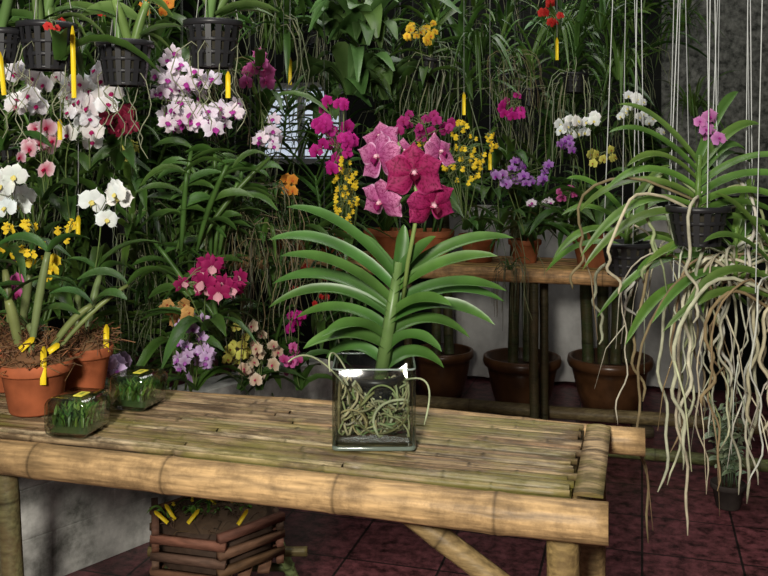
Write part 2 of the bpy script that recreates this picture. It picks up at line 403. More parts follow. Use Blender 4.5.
b.grid(rows,cols); b.obj('plastic_sheet_curtain',[M_sheet],True,rotz=RZ)
b=B(); rows=[];cols=[]
for i in range(61):
    x=.1+i*.04; r=[];c=[]
    for j in range(6):
        z=1.05+j*.24; r.append(V((x,5.03+.03*math.sin(x*9+j*.5),z))); c.append((1,1,1))
    rows.append(r);cols.append(c)
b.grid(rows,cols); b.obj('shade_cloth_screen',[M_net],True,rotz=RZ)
b=B(); wx=-1.98; wz=1.45
boxm(b,V((wx,5.125,wz)),.5,.02,.42,mat=1)
for k in range(9): boxm(b,V((wx,5.1,wz-.2+k*.05)),.5,.04,.012,mat=0)
for sx in(-.26,0,.26): boxm(b,V((wx+sx,5.1,wz)),.03,.06,.48,mat=0)
for sz in(-.23,.23): boxm(b,V((wx,5.1,wz+sz)),.54,.06,.03,mat=0)
b.obj('window_1',[M_plastic,M_pane],False,rotz=RZ)
b=B()
for y in (1.6,2.1,2.5,2.9,3.3,3.7,4.1,4.5,4.85): tube(b,[V((-3.1,y,2.5)),V((2.7,y,2.5))],.014,8,(.25,.25,.25),0)
for x in (-2.5,0,2.4): tube(b,[V((x,1.4,2.53)),V((x,4.95,2.53))],.02,8,(.25,.25,.25),0)
b.obj('overhead_pipe_rack',[M_plastic],True,rotz=RZ)

# ------------------------------------------------------------ bamboo table
TO=V((.334,1.343,0)); TZ=.75
b=B(); BC=(.41,.265,.125); TL=-1.42
pole(b,V((TL,.03,TZ-.03)),V((.0,.03,TZ-.03)),.0315,BC,.3,24,ph=.12)
pole(b,V((TL,.445,TZ-.03)),V((.055,.445,TZ-.03)),.027,BC,.28,20,ph=.2)
for x in (-1.25,-.95,-.6,-.25,-.05): pole(b,V((x,.055,TZ-.04)),V((x,.42,TZ-.04)),.018,(.35,.24,.1),.25,10)
def slat(x0,x1,y,w,z,col,axis='x',mat=1,th=.007,cv=1.0):
    n=max(6,int((x1-x0)/.03)); rows=[];cols=[]; sd=R()*100; nodes=[x0+U(.05,.3)]
    while nodes[-1]<x1: nodes.append(nodes[-1]+U(.24,.32))
    xs=sorted([x0+(x1-x0)*i/n for i in range(n+1)]+[q+e for q in nodes for e in(-.006,0,.006) if x0<q+e<x1])
    for x in xs:
        wob=.0045*noise.noise(V((x*2.5+sd,0,0))); zz=z+.003*noise.noise(V((x*2+sd,7,0)))
        nd=min([abs(x-q) for q in nodes]); bump=.0015 if nd<.003 else 0; ck=.3 if nd<.003 else (1.05 if nd<.008 else 1)
        ck*=1+.4*noise.noise(V((x*4+sd,3,0)))
        pr=[(-.5,-th),(-.5,-.0015),(-.25,.0006*cv),(0,.001*cv),(.25,.0006*cv),(.5,-.0015),(.5,-th)]
        if axis=='x': r=[V((x,y+wob+a*w,zz+c+bump)) for a,c in pr]
        else: r=[V((y+wob*.4+a*w,x,zz+c+bump)) for a,c in pr]
        rows.append(r); c3=(col[0]*ck,col[1]*ck,col[2]*ck); e=(col[0]*.2,col[1]*.17,col[2]*.15)
        cols.append([e,lerp(c3,e,.5),c3,c3,c3,lerp(c3,e,.5),e])
    if axis!='x': rows=[r[::-1] for r in rows]
    idx=b.grid([r[::-1] for r in rows],[c[::-1] for c in cols],mat)
    b.face(idx[0],mat); b.face(idx[-1][::-1],mat)
y=.064
while y<.42:
    w=U(.012,.021)
    tone=random.choice([(.50,.35,.18),(.44,.30,.15),(.38,.26,.13),(.56,.43,.25),(.28,.18,.09),(.42,.33,.16)])
    x0=TL+U(0,.03); x1=-.058+U(-.012,.004)
    if R()<.45:
        xm=U(-1.0,-.3); slat(x0,xm-.002,y+w/2,w*.97,TZ+U(-.0015,.002),tone); slat(xm+.002,x1,y+w/2+U(-.001,.001),w*.97,TZ+U(-.0015,.002),jc(tone,.25))
    else: slat(x0,x1,y+w/2,w*.97,TZ+U(-.0015,.002),tone)
    y+=w+U(.0002,.0014)
boxm(b,V(((TL-.05)/2,.24,TZ-.0135)),-TL-.07,.36,.008,(.03,.02,.01),1)
slat(.06,.425,-.032,.046,TZ+.002,(.56,.38,.19),'y',1,.006,2)
pole(b,V((-.072,.07,0.0)),V((-.072,.07,TZ-.05)),.027,(.30,.21,.085),.22,18)
pole(b,V((-.045,.40,0.0)),V((-.045,.40,TZ-.05)),.027,(.32,.22,.1),.24,18)
pole(b,V((-1.06,.06,0.0)),V((-1.115,.065,TZ-.055)),.021,(.12,.11,.05),.24,16)
pole(b,V((-1.39,.40,0.0)),V((-1.39,.40,TZ-.055)),.022,(.16,.14,.06),.24,16)
pole(b,V((-.36,.10,TZ-.06)),V((-.06,.10,TZ-.25)),.02,(.26,.18,.08),.2,12)
pole(b,V((-1.04,.07,.15)),V((-.06,.1,.13)),.016,(.2,.17,.07),.2,12)
pole(b,V((-1.36,.385,.12)),V((-.045,.385,.12)),.016,(.2,.17,.07),.2,12)
pole(b,V((-.06,.06,.36)),V((-.04,.41,.36)),.016,(.2,.17,.07),.2,12)
b.obj('bamboo_table',[M_pole,M_top],True,rotz=RZ,loc=TO)

# ------------------------------------------------------------ square glass vase with vanda orchid
VX=-.018; VY=1.665; VW=.150; VD=.13; VH=.145; VZ=TZ+.0055
def rrect(w,d,r,z,n=5,cx=0,cy=0):
    out=[]
    for sx,sy,a0 in((1,1,0),(-1,1,90),(-1,-1,180),(1,-1,270)):
        for k in range(n+1):
            a=math.radians(a0+90*k/n); out.append(V((cx+sx*(w/2-r)+r*math.cos(a),cy+sy*(d/2-r)+r*math.sin(a),z)))
    out.sort(key=lambda p: math.atan2(p.y/d,p.x/w))
    return out
b=B(); t=.005; c=(1,1,1)
rs=[]
for w,d,r,z in [(VW-.02,VD-.02,.01,0),(VW-.004,VD-.004,.012,.002),(VW,VD,.012,.006),(VW,VD,.012,VH-.002),(VW-.003,VD-.003,.011,VH),(VW-2*t+.002,VD-2*t+.002,.009,VH),(VW-2*t,VD-2*t,.008,VH-.002),(VW-2*t,VD-2*t,.008,.014),(VW-2*t-.01,VD-2*t-.01,.006,.011)]:
    rs.append(rrect(w,d,r,z))
idx=b.grid(rs,[[c]*len(rs[0])]*len(rs),0,True); b.face(idx[0][::-1]); b.face(idx[-1])
def rimring(w,d,r,z,th,hh,col):
    rr=[rrect(w,d,r,z),rrect(w+.0006,d+.0006,r,z+hh*.5),rrect(w,d,r,z+hh),rrect(w-2*th,d-2*th,r,z+hh),rrect(w-2*th,d-2*th,r,z),rrect(w,d,r,z)]
    b.grid(rr,[[col]*len(rr[0])]*6,1,True)
rimring(VW,VD,.012,VH-.0025,.0035,.0025,(.26,.31,.28)); rimring(VW,VD,.012,.0,.006,.006,(.13,.16,.13))
vase=b.obj('square_glass_vase',[M_glass,M_gedge],True,loc=V((VX,VY,VZ)))
b=B(); base=V((VX+.01,VY,VZ+.1)); top=at(399,262,1.66)
def sp(s): return base.lerp(top,s)
tube(b,[base,sp(.5),top],[.014,.012,.008],8,(.12,.2,.06),0)
LG=(.068,.155,.034)
tips=[(286,207,.95,-.02,.22),(268,240,.86,.05,.24),(280,256,.74,-.06,.2),(268,308,.62,.02,.3),(296,318,.5,.08,.24),(272,284,.68,.1,.24),(303,349,.34,-.05,.26),(326,358,.2,.05,.34),
(514,238,.92,.03,.2),(498,256,.84,-.05,.16),(507,291,.72,.04,.2),(495,325,.58,-.03,.28),(505,302,.66,.09,.22),(470,338,.44,.06,.32),(442,352,.3,-.06,.38),(444,368,.15,.05,.38),
(404,224,1.0,.03,0),(436,236,.97,-.04,.05),(355,232,.97,.06,.08),(322,337,.4,-.09,.28),(452,306,.6,-.1,.24)]
for (u,v,s,dd,k) in tips:
    p0=sp(s*.9); p2=at(u,v,1.66+dd); L=(p2-p0).length
    p1=p0.lerp(p2,.48)+V((0,0,L*k*1.2))
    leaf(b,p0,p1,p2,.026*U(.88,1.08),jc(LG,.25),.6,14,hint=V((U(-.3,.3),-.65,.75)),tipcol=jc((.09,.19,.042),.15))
st=[at(403,300,1.66),at(408,262,1.63),at(415,225,1.62),at(416,190,1.625),at(405,160,1.63),at(398,142,1.63)]
tube(b,st,[.004,.004,.0038,.0035,.003,.002],8,(.2,.28,.08),0)
deep=((.24,.006,.065),(.33,.028,.12),(.08,.0,.015)); pink=((.30,.045,.17),(.58,.22,.40),(.17,.005,.07))
for (u,v,dd,sz,cl,fx,fz,ro) in [(414,173,-.04,.112,deep,.05,.05,0),(433,205,-.02,.102,deep,.5,-.3,.2),(378,157,-.005,.1,pink,-.8,.15,.1),(380,202,-.01,.09,pink,-.7,-.45,-.2),(440,152,.0,.076,pink,.8,.35,.1),(380,137,.03,.076,pink,-.5,.6,.3),(404,152,.03,.07,pink,.1,.7,0)]:
    c=at(u,v,1.63+dd); f=V((fx,-1,fz)); flower(b,c,f,sz,'vanda',cl,True,ro)
    tube(b,[c+V((0,.004,0)),(c+at(414,180,1.63))*.5+V((0,.02,0)),at(413,180,1.63)],.002,5,(.7,.4,.5),1,False)
for i in range(60):
    pts=[]; p=V((VX+U(-.04,.04),VY+U(-.04,.04),VZ+U(.05,.11))); v=V((U(-1,1),U(-1,1),-1)).normalized(); cv_=V((U(-1,1),U(-1,1),U(-1,1)))
    for k in range(40):
        pts.append(p.copy()); v=(v+v.cross(cv_)*.3+V((U(-1,1),U(-1,1),U(-.9,.75)))*.16).normalized(); p=p+v*.008
        for ax,cn,hf in((0,VX,VW/2-.012),(1,VY,VD/2-.012)):
            if p[ax]>cn+hf: p[ax]=cn+hf; v[ax]*=-.3
            if p[ax]<cn-hf: p[ax]=cn-hf; v[ax]*=-.3
        if p.z<VZ+.02: p.z=VZ+.02; v.z=abs(v.z)
        if p.z>VZ+.116: p.z=VZ+.116; v.z=-abs(v.z)
    tube(b,pts,.0022*U(.7,1.3),5,jc(random.choice([(.27,.25,.14),(.2,.23,.11),(.12,.11,.05),(.36,.34,.22),(.14,.2,.08)]),.2),2,False)
basket(b,V((VX+.005,VY,VZ+.078)),.042,.04)
for P in ([(345,385,1.62),(318,352,1.6),(302,350,1.58),(288,362,1.55)],[(405,380,1.62),(432,372,1.58),(434,390,1.55),(424,425,1.53)],[(350,378,1.62),(335,345,1.6),(326,346,1.57),(330,372,1.55)]):
    q=[at(*x) for x in P]; pts=[]
    for i in range(13):
        t=i/12; pts.append(q[0]*(1-t)**3+q[1]*3*t*(1-t)**2+q[2]*3*t*t*(1-t)+q[3]*t**3)
    tube(b,pts,[.0017]*12+[.0008],6,(.33,.37,.22),2)
b.obj('vanda_orchid',MATS)

# ------------------------------------------------------------ seedling bottles
def bottle(loc,rz,nm):
    b=B(); w,h,dp=.088,.072,.105; c=(1,1,1)
    rs=[]
    def ring(w,h,r,y,cz=.036):
        P=rrect(w,h,min(r,h/2-.0005),0); return [V((p.x,y,p.y+cz)) for p in P]
    for W,H,r,y in [(w-.02,h-.02,.01,0),(w-.004,h-.004,.014,.002),(w,h,.016,.008),(w,h,.016,dp-.02),(w*.85,h*.85,.02,dp-.006),(.036,.036,.0175,dp+.006),(.032,.032,.0155,dp+.014),(.032,.032,.0155,dp+.024),(.037,.037,.018,dp+.025),(.037,.037,.018,dp+.03),(.026,.026,.0125,dp+.03),(.026,.026,.0125,dp+.01),(w*.78,h*.75,.016,dp-.012),(w-.006,h-.006,.013,dp-.022),(w-.006,h-.006,.013,.01),(w-.02,h-.02,.008,.005)]:
        rs.append(ring(W,H,r,y)[::-1])
    idx=b.grid(rs,[[c]*len(rs[0])]*len(rs),0,True); b.face(idx[0][::-1]); b.face(idx[-1])
    e=bpy.data.objects.new(nm,None); scene.collection.objects.link(e); e.location=loc; e.rotation_euler=(0,0,rz)
    b.obj('bottle_glass_body',[M_glass2],True,loc=V((0,0,0)),parent=e)
    b=B(); G=(.12,.22,.05)
    rs=[]
    for i in range(9):
        y=.012+i*.0095; rs.append([V((-.038+j*.0095,y,.006+(.018+.008*noise.noise(V((i*.8,j*.8,loc.x*9))) if 0<j<8 and 0<i<8 else 0))) for j in range(9)])
    b.grid(rs,[[(.05,.09,.03)]*9]*9,0)
    for i in range(300):
        p=V((U(-.035,.035),U(.012,.09),.018)); a=R()*6.28; l=U(.012,.042)
        d=V((math.cos(a),math.sin(a),0))*l*.5; e2=p+d+V((0,0,l*.9)); e2.x=max(-.037,min(.037,e2.x)); e2.y=max(.009,min(.092,e2.y)); e2.z=min(e2.z,.061)
        leaf(b,p,p+V((0,0,l*.6)),e2,.005,jc(G,.6),.2,3)
    b.obj('seedlings',MATS,parent=e,loc=V((0,0,0)))
    b=B(); tube(b,[V((0,dp+.022,.036)),V((0,dp+.042,.036))],.0128,14,(.25,.13,.05),5)
    b.obj('stopper',MATS,parent=e,loc=V((0,0,0)))
    b=B(); boxm(b,V((.012,.04,h+.0008)),.018,.03,.0012,(.75,.68,.08),4); boxm(b,V((.012,.042,h+.0016)),.006,.014,.0004,(.25,.3,.05),4)
    b.obj('label',MATS,False,parent=e,loc=V((0,0,0)))
bottle(V((-.592,1.665,TZ+.006)),-.22,'orchid_seedling_bottle')
bottle(V((-.53,1.84,TZ+.006)),-.3,'orchid_seedling_bottle')

# ------------------------------------------------------------ potted orchids on table (left)
def cattleya_pot(loc,r,h,name,bulbs,seed,tags):
    random.seed(seed); b=B(); pot(b,loc,r,h); mound(b,loc+V((0,0,h*.93)),r*.97,r*.5,(.17,.085,.04),320,.045,.0011)
    for (dx,dy,tu,tv,td,rr) in bulbs:
        p0=loc+V((dx,dy,h)); p2=at(tu,tv,td); p1=p0.lerp(p2,.5)+V((0,0,.03))
        pts=[bez(p0,p1,p2,t/8) for t in range(9)]
        tube(b,pts,[rr*(.6+.5*math.sin(math.pi*t/9)) for t in range(9)],8,jc((.16,.2,.07),.2),0)
        a=U(-.5,.5)
        for s in(-1,1):
            d=V((s*math.cos(a),-.4*R(),0)); l=U(.08,.13)
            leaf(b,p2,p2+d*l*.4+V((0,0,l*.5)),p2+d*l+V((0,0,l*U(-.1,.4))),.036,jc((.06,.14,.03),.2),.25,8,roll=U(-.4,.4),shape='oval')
    for (u,v,d,hh,tt) in tags: tag(b,at(u,v,d),hh,.012,tilt=tt)
    return b.obj(name,MATS)
TT=TZ+.006
cattleya_pot(V((-.715,1.845,TT)),.072,.105,'potted_cattleya_orchid',[(-.03,0,8,300,1.83,.010),(.0,.02,28,325,1.87,.008),(.02,0,92,305,1.86,.007),(.0,-.03,48,252,1.82,.008),(.03,.01,128,285,1.9,.005)],3,[(43,385,1.78,.075,.02),(48,352,1.8,.03,-1.0),(20,350,1.8,.04,-.9)])
cattleya_pot(V((-.665,2.0,TT)),.06,.1,'potted_cattleya_orchid',[(0,0,100,275,2.05,.008),(-.02,.01,78,290,2.05,.007)],5,[(106,352,1.98,.06,0)])
cattleya_pot(V((-.835,2.02,TT)),.065,.1,'potted_cattleya_orchid',[(0,0,5,270,2.05,.009),(.02,0,30,275,2.0,.009)],8,[])

# ------------------------------------------------------------ basket stand under the table
random.seed(21)
b=B(); c=at(216,550,2.45); WD=(.15,.075,.045)
for k in range(6):
    rr=.185
    for s in range(6):
        if (s+k)%2: continue
        a=math.radians(60*s+15); d=V((math.cos(a),math.sin(a),0)); t_=V((-d.y,d.x,0))
        p=c+d*rr*.87+V((0,0,k*.022))
        A=p-t_*rr*.56; Bq=p+t_*rr*.56; q=.009
        rows=[[P+d*q*sx+V((0,0,q*sz*1.1)) for sx,sz in((-1,-1),(1,-1),(1,1),(-1,1))] for P in(A,Bq)]
        i=b.grid(rows,[[jc(WD,.3)]*4]*2,3,True); b.face(i[0][::-1],3); b.face(i[1],3)
for k in range(7):
    x=-.14+k*.047; boxm(b,c+V((x,0,-.012)),.03,.3*math.sqrt(max(.1,1-(x/.19)**2)),.01,WD,3)
lathe(b,c,[(.15,0,(.05,.03,.02)),(.155,.1,(.05,.03,.02)),(.001,.11,(.05,.035,.02))],14,2)
MM=[M_leaf,M_petal,M_root,M_wood,M_tag,M_clay]
mound(b,c+V((0,0,.1)),.14,.03,(.08,.05,.03),150,.04)
for i in range(12):
    p=c+V((U(-.12,.12),U(-.12,.12),.11)); fountain(b,p,7,.08,.01,(.12,.26,.04)); 
for i in range(5): tag(b,c+V((U(-.12,.12),U(-.13,0),.12)),.05,.01,tilt=U(-.9,.9))
for i in range(6): flower(b,c+V((U(-.12,.1),U(-.12,.0),U(.14,.19))),face_dir(),.022,'onc',((.8,.6,.05),(.8,.6,.05),(.8,.5,.02)))
b.obj('slatted_wood_orchid_basket',MM)
b=B(); top=c.z-.028
for x,y in((-.15,-.12),(.17,-.14),(.15,.13),(-.15,.13)): pole(b,V((c.x+x*1.45,c.y+y*1.2,0)),V((c.x+x,c.y+y,top)),.017,(.14,.18,.07),.2,12)
for y in(-.1,.1): pole(b,V((c.x-.21,c.y+y,top-.02)),V((c.x+.24,c.y+y,top-.02)),.014,(.16,.13,.05),.2,10)
for y in(-.14,.14): pole(b,V((c.x-.2,c.y+y,.09)),V((c.x+.2,c.y+y,.09)),.012,(.12,.16,.06),.2,10)
b.obj('bamboo_plant_stand',[M_pole])

# ------------------------------------------------------------ background bench
random.seed(30)
BZ=.8; b=B()
BO=at(622,265,3.62); BO.z=0
for k in range(6):
    boxm(b,V((-.9,.035+k*.066,BZ-.015)),1.8,.06,.03,jc((.42,.26,.11),.2),1)
pole(b,V((-1.8,-.01,BZ-.03)),V((.0,-.01,BZ-.03)),.03,(.55,.32,.14),.4,14)
for x in(-1.7,-1.0,-.36):
    for y in(.04,.35): pole(b,V((x,y,0)),V((x,y,BZ-.035)),.02,(.05,.045,.02),.25,12)
b.obj('bamboo_bench',[M_pole,M_wood],True,rotz=math.radians(-18),loc=BO)
RB=Matrix.Rotation(math.radians(-18),3,'Z')
for i,(x,r,h) in enumerate([(-.12,.1,.13),(-.42,.07,.1),(-.62,.085,.12),(-.84,.1,.13),(-1.05,.095,.13),(-1.3,.09,.12),(-1.5,.1,.13)]):
    b=B(); p=BO+RB@V((x,.15+.03*(i%2),BZ+.001)); pot(b,p,r,h,(.36,.12,.05))
    if i%2: 
        for k in range(7): cane(b,p+V((U(-.05,.05),U(-.04,.04),h*.9)),U(.2,.38),7,(.08,.17,.04),V((U(-.1,.1),U(-.08,.05),0)),.035,.14,.005)
    else: fountain(b,p+V((0,0,h*.9)),34,.32,.018,(.08,.17,.04),.2)
    b.obj('potted_orchid',MATS)
def culmpot(u,v,d,r,h,n,ht,nm):
    b=B(); p=at(u,v,d); p.z=.001; bowlpot(b,p,r,h,(.11,.048,.02))
    for k in range(n):
        q=p+V(((k-(n-1)/2)*.07+U(-.01,.01),U(-.06,.06),h*.85))
        pole(b,q,q+V((U(-.03,.03),U(-.03,.03),ht)),U(.024,.03),(.045,.06,.022),.22,10,mat=6)
    for k in range(5): fountain(b,p+V((U(-.12,.12),U(-.1,.1),h+ht*.9)),12,.25,.016,(.05,.12,.03),0)
    b.obj(nm,[M_leaf,M_petal,M_root,M_plastic,M_tag,M_glaze,M_pole])
culmpot(522,410,4.47,.19,.27,2,.75,'potted_bamboo_cane'); culmpot(610,412,4.45,.205,.27,4,.75,'potted_bamboo_cane'); culmpot(443,396,4.75,.16,.24,2,.8,'potted_bamboo_cane')
b=B(); pole(b,L2W(-1.2,4.25,.07),L2W(1.5,4.25,.07),.03,(.2,.15,.07),.35,14)
for x in(-1.1,0.0,1.2): boxm(b,L2W(x,4.25,.02),.08,.1,.04,(.1,.08,.05),0)
b.obj('bamboo_rail',[M_pole])
b=B(); pole(b,L2W(-.35,3.79,.06),L2W(1.6,3.79,.06),.024,(.14,.16,.06),.35,14)
for x in(-.2,.6,1.4): boxm(b,L2W(x,3.79,.018),.08,.1,.036,(.1,.08,.05),0)
b.obj('bamboo_rail',[M_pole])
b=B(); p=at(728,445,3.25); p.z=.001; pot(b,p,.06,.09,(.05,.04,.035)); 
for k in range(12): cane(b,p+V((U(-.03,.03),U(-.03,.03),.08)),U(.12,.34),12,(.15,.22,.12),V((U(-.07,.07),0,0)),.024,.045,.002,lc=(.5,.6,.42))
b.obj('potted_variegated_plant',MATS)

# ------------------------------------------------------------ foliage backdrop (instanced prototypes)
random.seed(50)
protos={}
def proto(key,fn,k):
    protos[key]=[]
    for i in range(k):
        b=B(); fn(b,i); protos[key].append(b.mesh(key+'_mesh',MATS))
G1=(.05,.108,.021); G2=(.088,.165,.032); G3=(.03,.07,.014)
O=V((0,0,0))
proto('vanda',lambda b,i: vanda(b,O.copy(),.26,18,.3,.024,[G1,G2,G3][i%3],i*.7,.5,8,.4,.45),4)
proto('fountain',lambda b,i: fountain(b,O.copy(),46,.36,.013,[G2,G1][i%2],.6),3)
proto('strap',lambda b,i: fountain(b,O.copy(),24,.34,.032,[G1,(.08,.17,.05)][i%2],.3),2)
proto('staghorn',lambda b,i: fountain(b,O.copy(),20,.34,.07,(.09,.17,.05),.1,'oval'),2)
def pb(b,i):
    for k in range(7): cane(b,V((U(-.06,.06),U(-.06,.06),-.1)),U(.2,.4),8,[G2,G1][i%2],V((U(-.15,.15),U(-.1,.1),0)),.04,.13)
proto('cane',pb,3)
def pr(b,i):
    for k in range(26): root(b,V((U(-.05,.05),U(-.05,.05),U(0,.08))),U(.2,.5),U(.0013,.0024),jc((.15,.14,.08),.4),.08,10,3)
    fountain(b,O.copy(),12,.18,.02,G1)
proto('roots',pr,3)
def pbk(b,i):
    basket(b,V((0,0,-.08)),.055,.085); vanda(b,V((0,0,-.01)),.2,14,.26,.024,[G2,G1][i%2],i*1.3,.5,14,.4,.5,rcol=(.22,.24,.15))
proto('basketvanda',pbk,3)
par=bpy.data.objects.new('hanging_orchid_foliage',None); scene.collection.objects.link(par)
wires=[]
def inst(key,u,v,d,s=1,wire=True):
    p=at(u,v,d); o=bpy.data.objects.new(key+'_clump',random.choice(protos[key])); scene.collection.objects.link(o)
    o.location=p; o.rotation_euler=(U(-.15,.15),U(-.15,.15),R()*6.28); k=s*U(.8,1.15); o.scale=(k,k,k); o.parent=par
    if wire and R()<.5: wires.append(p)
keysL=['vanda','vanda','cane','basketvanda','fountain','vanda','cane']
keysC=['fountain','fountain','vanda','strap','basketvanda','vanda','cane']
for u in range(-30,700,60):
    for v in range(-20,320,64):
        if u>330 and v>215: continue
        if u>640 and v>150: continue
        if 275<u+20<325 and 90<v+20<170: continue
        inst(random.choice(keysC),u+U(-18,18),v+U(-18,18),U(4.2,4.75)-(.3 if u>500 else 0),1.05)
for u in range(-30,660,58):
    for v in range(-30,370,64):
        if u>330 and v>190: continue
        if u>560 and v>150: continue
        if 255<u+20<345 and 60<v+20<200: continue
        if u<330: inst(random.choice(keysL),u+U(-22,22),v+U(-22,22),U(3.0,3.7),.85)
        else: inst(random.choice(keysC),u+U(-22,22),v+U(-22,22)-10,U(3.5,4.1),.85)
for u in range(60,330,68):
    for v in range(150,370,70):
        if R()<.65: inst(random.choice(keysL),u+U(-20,20),v+U(-20,20),U(2.6,2.95) if u<200 else U(2.8,3.1),.65)
for (k,u,v,d,s) in [('staghorn',350,95,3.2,1.1),('staghorn',325,120,3.3,.9),('staghorn',365,45,3.2,1.1),('staghorn',385,100,3.3,.8),('staghorn',335,40,3.3,.9),('fountain',480,60,3.2,1.0),('fountain',560,40,3.3,1.0),('fountain',600,30,3.3,1.0),('vanda',470,100,3.3,.9),('roots',515,60,3.1,.6),('basketvanda',530,90,3.4,.9),('vanda',285,40,3.0,.9),('fountain',590,140,3.4,.8),('vanda',150,215,2.6,.8),('vanda',135,265,2.6,.8),('roots',262,240,2.6,.8),('roots',275,200,2.7,.8),('roots',225,75,2.55,.5),('vanda',150,330,2.7,.8),('vanda',520,230,3.5,.8),('roots',510,270,3.5,.6),('cane',570,215,3.5,.6),('fountain',620,80,3.4,.9),('roots',250,320,2.8,.6),('basketvanda',430,60,3.3,.9),('basketvanda',575,75,3.2,.8),('roots',235,215,2.6,.6)]:
    inst(k,u,v,d,s)
b=B()
for p in wires: tube(b,[p,V((p.x,p.y,2.5))],.0009,3,(.08,.09,.08),0,False)
wo=b.obj('hanging_wires',[M_plastic]); wo.parent=par

# ------------------------------------------------------------ flowering orchids
WH=((.75,.78,.75),(.9,.92,.9),(.75,.65,.2)); WM=((.86,.8,.82),(.92,.91,.91),(.4,.01,.12)); WP=((.8,.68,.78),(.87,.78,.88),(.4,.04,.3))
MG=((.38,.01,.16),(.48,.025,.25),(.25,.0,.08)); PK=((.45,.04,.2),(.6,.15,.38),(.35,.02,.12)); YE=((.75,.5,.03),(.85,.65,.04),(.8,.5,.02))
PU=((.28,.1,.38),(.42,.22,.55),(.2,.03,.3)); MR=((.12,.006,.02),(.22,.012,.04),(.35,.04,.08)); OR=((.65,.2,.03),(.7,.32,.05),(.5,.1,.02)); LV=((.45,.28,.52),(.62,.48,.7),(.35,.1,.4)); RD=((.45,.02,.02),(.5,.04,.03),(.3,0,0))
YG=((.5,.5,.08),(.65,.6,.15),(.3,.08,.03)); SPK=((.5,.02,.1),(.86,.72,.76),(.3,0,.03))
def spraycluster(name,u,v,ru,rv,d,n,px,kind,cols,root_uv,leaves=6,lk='strap',ddp=.12):
    b=B(); sc=d/FPX; r0=at(root_uv[0],root_uv[1],d+.05)
    nst=max(1,n//7); stems=[]
    for s in range(nst):
        ex=at(u+U(-1,1)*ru*.8,v+U(-1,1)*rv*.8,d+U(-ddp,ddp)*.6); md=r0.lerp(ex,.5)+V((U(-.04,.04),U(-.02,.02),.09))
        stems.append((r0,md,ex)); tube(b,[bez(r0,md,ex,t/8) for t in range(9)],.0018,4,(.14,.2,.06),0,False)
    for i in range(n):
        a=R()*6.28; q=math.sqrt(R()); p=at(u+math.cos(a)*q*ru,v+math.sin(a)*q*rv,d+U(-ddp,ddp))
        s=random.choice(stems); sp_=bez(*s,U(.6,1)); 
        if (sp_-p).length<.25: tube(b,[sp_,(sp_+p)*.5+V((0,.01,.01)),p+V((0,.004,0))],.001,3,(.2,.25,.1),0,False)
        flower(b,p,face_dir(.75),px*sc*U(.8,1.15),kind,(jc(cols[0],.08),jc(cols[1],.08),cols[2]),roll=U(-.35,.35))
    for i in range(leaves):
        a=R()*6.28; dr=V((math.cos(a),math.sin(a),0)); l=U(.12,.22)
        leaf(b,r0,r0+dr*l*.4+V((0,0,l*.5)),r0+dr*l+V((0,0,l*U(-.4,.3))),.03,jc(G1,.2),.3,6,roll=U(-.5,.5),shape='oval' if lk=='oval' else 'strap')
    b.obj(name,MATS)
SC=spraycluster
random.seed(77)
P='phalaenopsis_orchid'; D='dendrobium_orchid'; N='oncidium_orchid'; VA='hanging_vanda_orchid'
SC(P,48,100,34,24,2.25,17,25,'phal',WM,(45,200),3); SC(P,92,96,24,26,2.3,13,26,'phal',WM,(90,170),3); SC(P,42,148,24,22,2.35,11,20,'phal',SPK,(40,240),3); SC(P,75,135,30,20,2.3,9,24,'phal',WM,(70,220),2)
SC(P,10,188,14,24,2.0,8,28,'phal',WH,(0,260),2); SC(P,106,205,15,22,2.0,6,29,'phal',WH,(95,270),3); SC(P,110,72,22,10,2.4,5,24,'phal',WM,(110,150),2); SC(P,15,70,16,14,2.3,5,24,'phal',WM,(5,150),2)
SC(D,178,70,22,20,2.3,13,24,'dend',WP,(190,30),3); SC(D,196,104,44,30,2.35,34,24,'dend',WP,(205,40),3); SC(D,180,125,14,14,2.35,6,24,'dend',WP,(190,60),2); SC(D,266,130,12,22,2.5,11,19,'dend',WP,(260,70),3)
SC('maroon_orchid',122,115,20,16,2.25,11,20,'vanda',MR,(120,170),3); SC(VA,258,70,18,16,2.6,9,19,'vanda',PK,(262,110),4)
SC(D,334,136,20,38,2.8,30,16,'vanda',MG,(345,230),4); SC(D,425,124,30,14,2.95,18,13,'vanda',((.3,.02,.12),(.4,.03,.2),(.2,0,.05)),(430,210),4)
SC(N,346,190,13,36,2.8,60,9,'onc',YE,(352,245),3); SC(N,463,152,22,32,2.9,54,9,'onc',YE,(465,230),3); SC(N,22,240,24,20,2.0,18,14,'onc',YE,(25,300),2); SC(N,65,228,12,12,2.1,6,14,'onc',YE,(60,300),2)
SC(VA,288,188,8,16,2.7,7,15,'vanda',OR,(290,240)); SC(VA,176,312,13,12,2.3,7,17,'vanda',((.5,.25,.08),(.6,.35,.12),(.3,.05,.02)),(180,350)); SC(VA,422,32,16,13,3.1,13,11,'vanda',((.7,.4,.03),(.8,.55,.05),(.5,.1,.02)),(425,80)); SC(VA,552,14,10,14,3.2,7,11,'vanda',RD,(555,60))
SC(VA,155,6,14,8,2.3,5,16,'vanda',OR,(150,50),3); SC(VA,103,6,8,6,2.3,3,14,'vanda',RD,(105,50),3); SC(VA,62,26,14,6,1.85,5,10,'vanda',RD,(60,60),3)
SC(D,525,170,32,15,3.15,20,13,'dend',PU,(525,235)); SC(D,580,124,24,13,3.1,15,13,'phal',WH,(585,200)); SC(N,603,156,16,10,3.1,10,11,'vanda',YG,(600,215)); SC(D,512,108,12,15,3.1,11,11,'vanda',MG,(510,160)); SC(D,564,146,18,10,3.1,9,12,'dend',PU,(565,220))
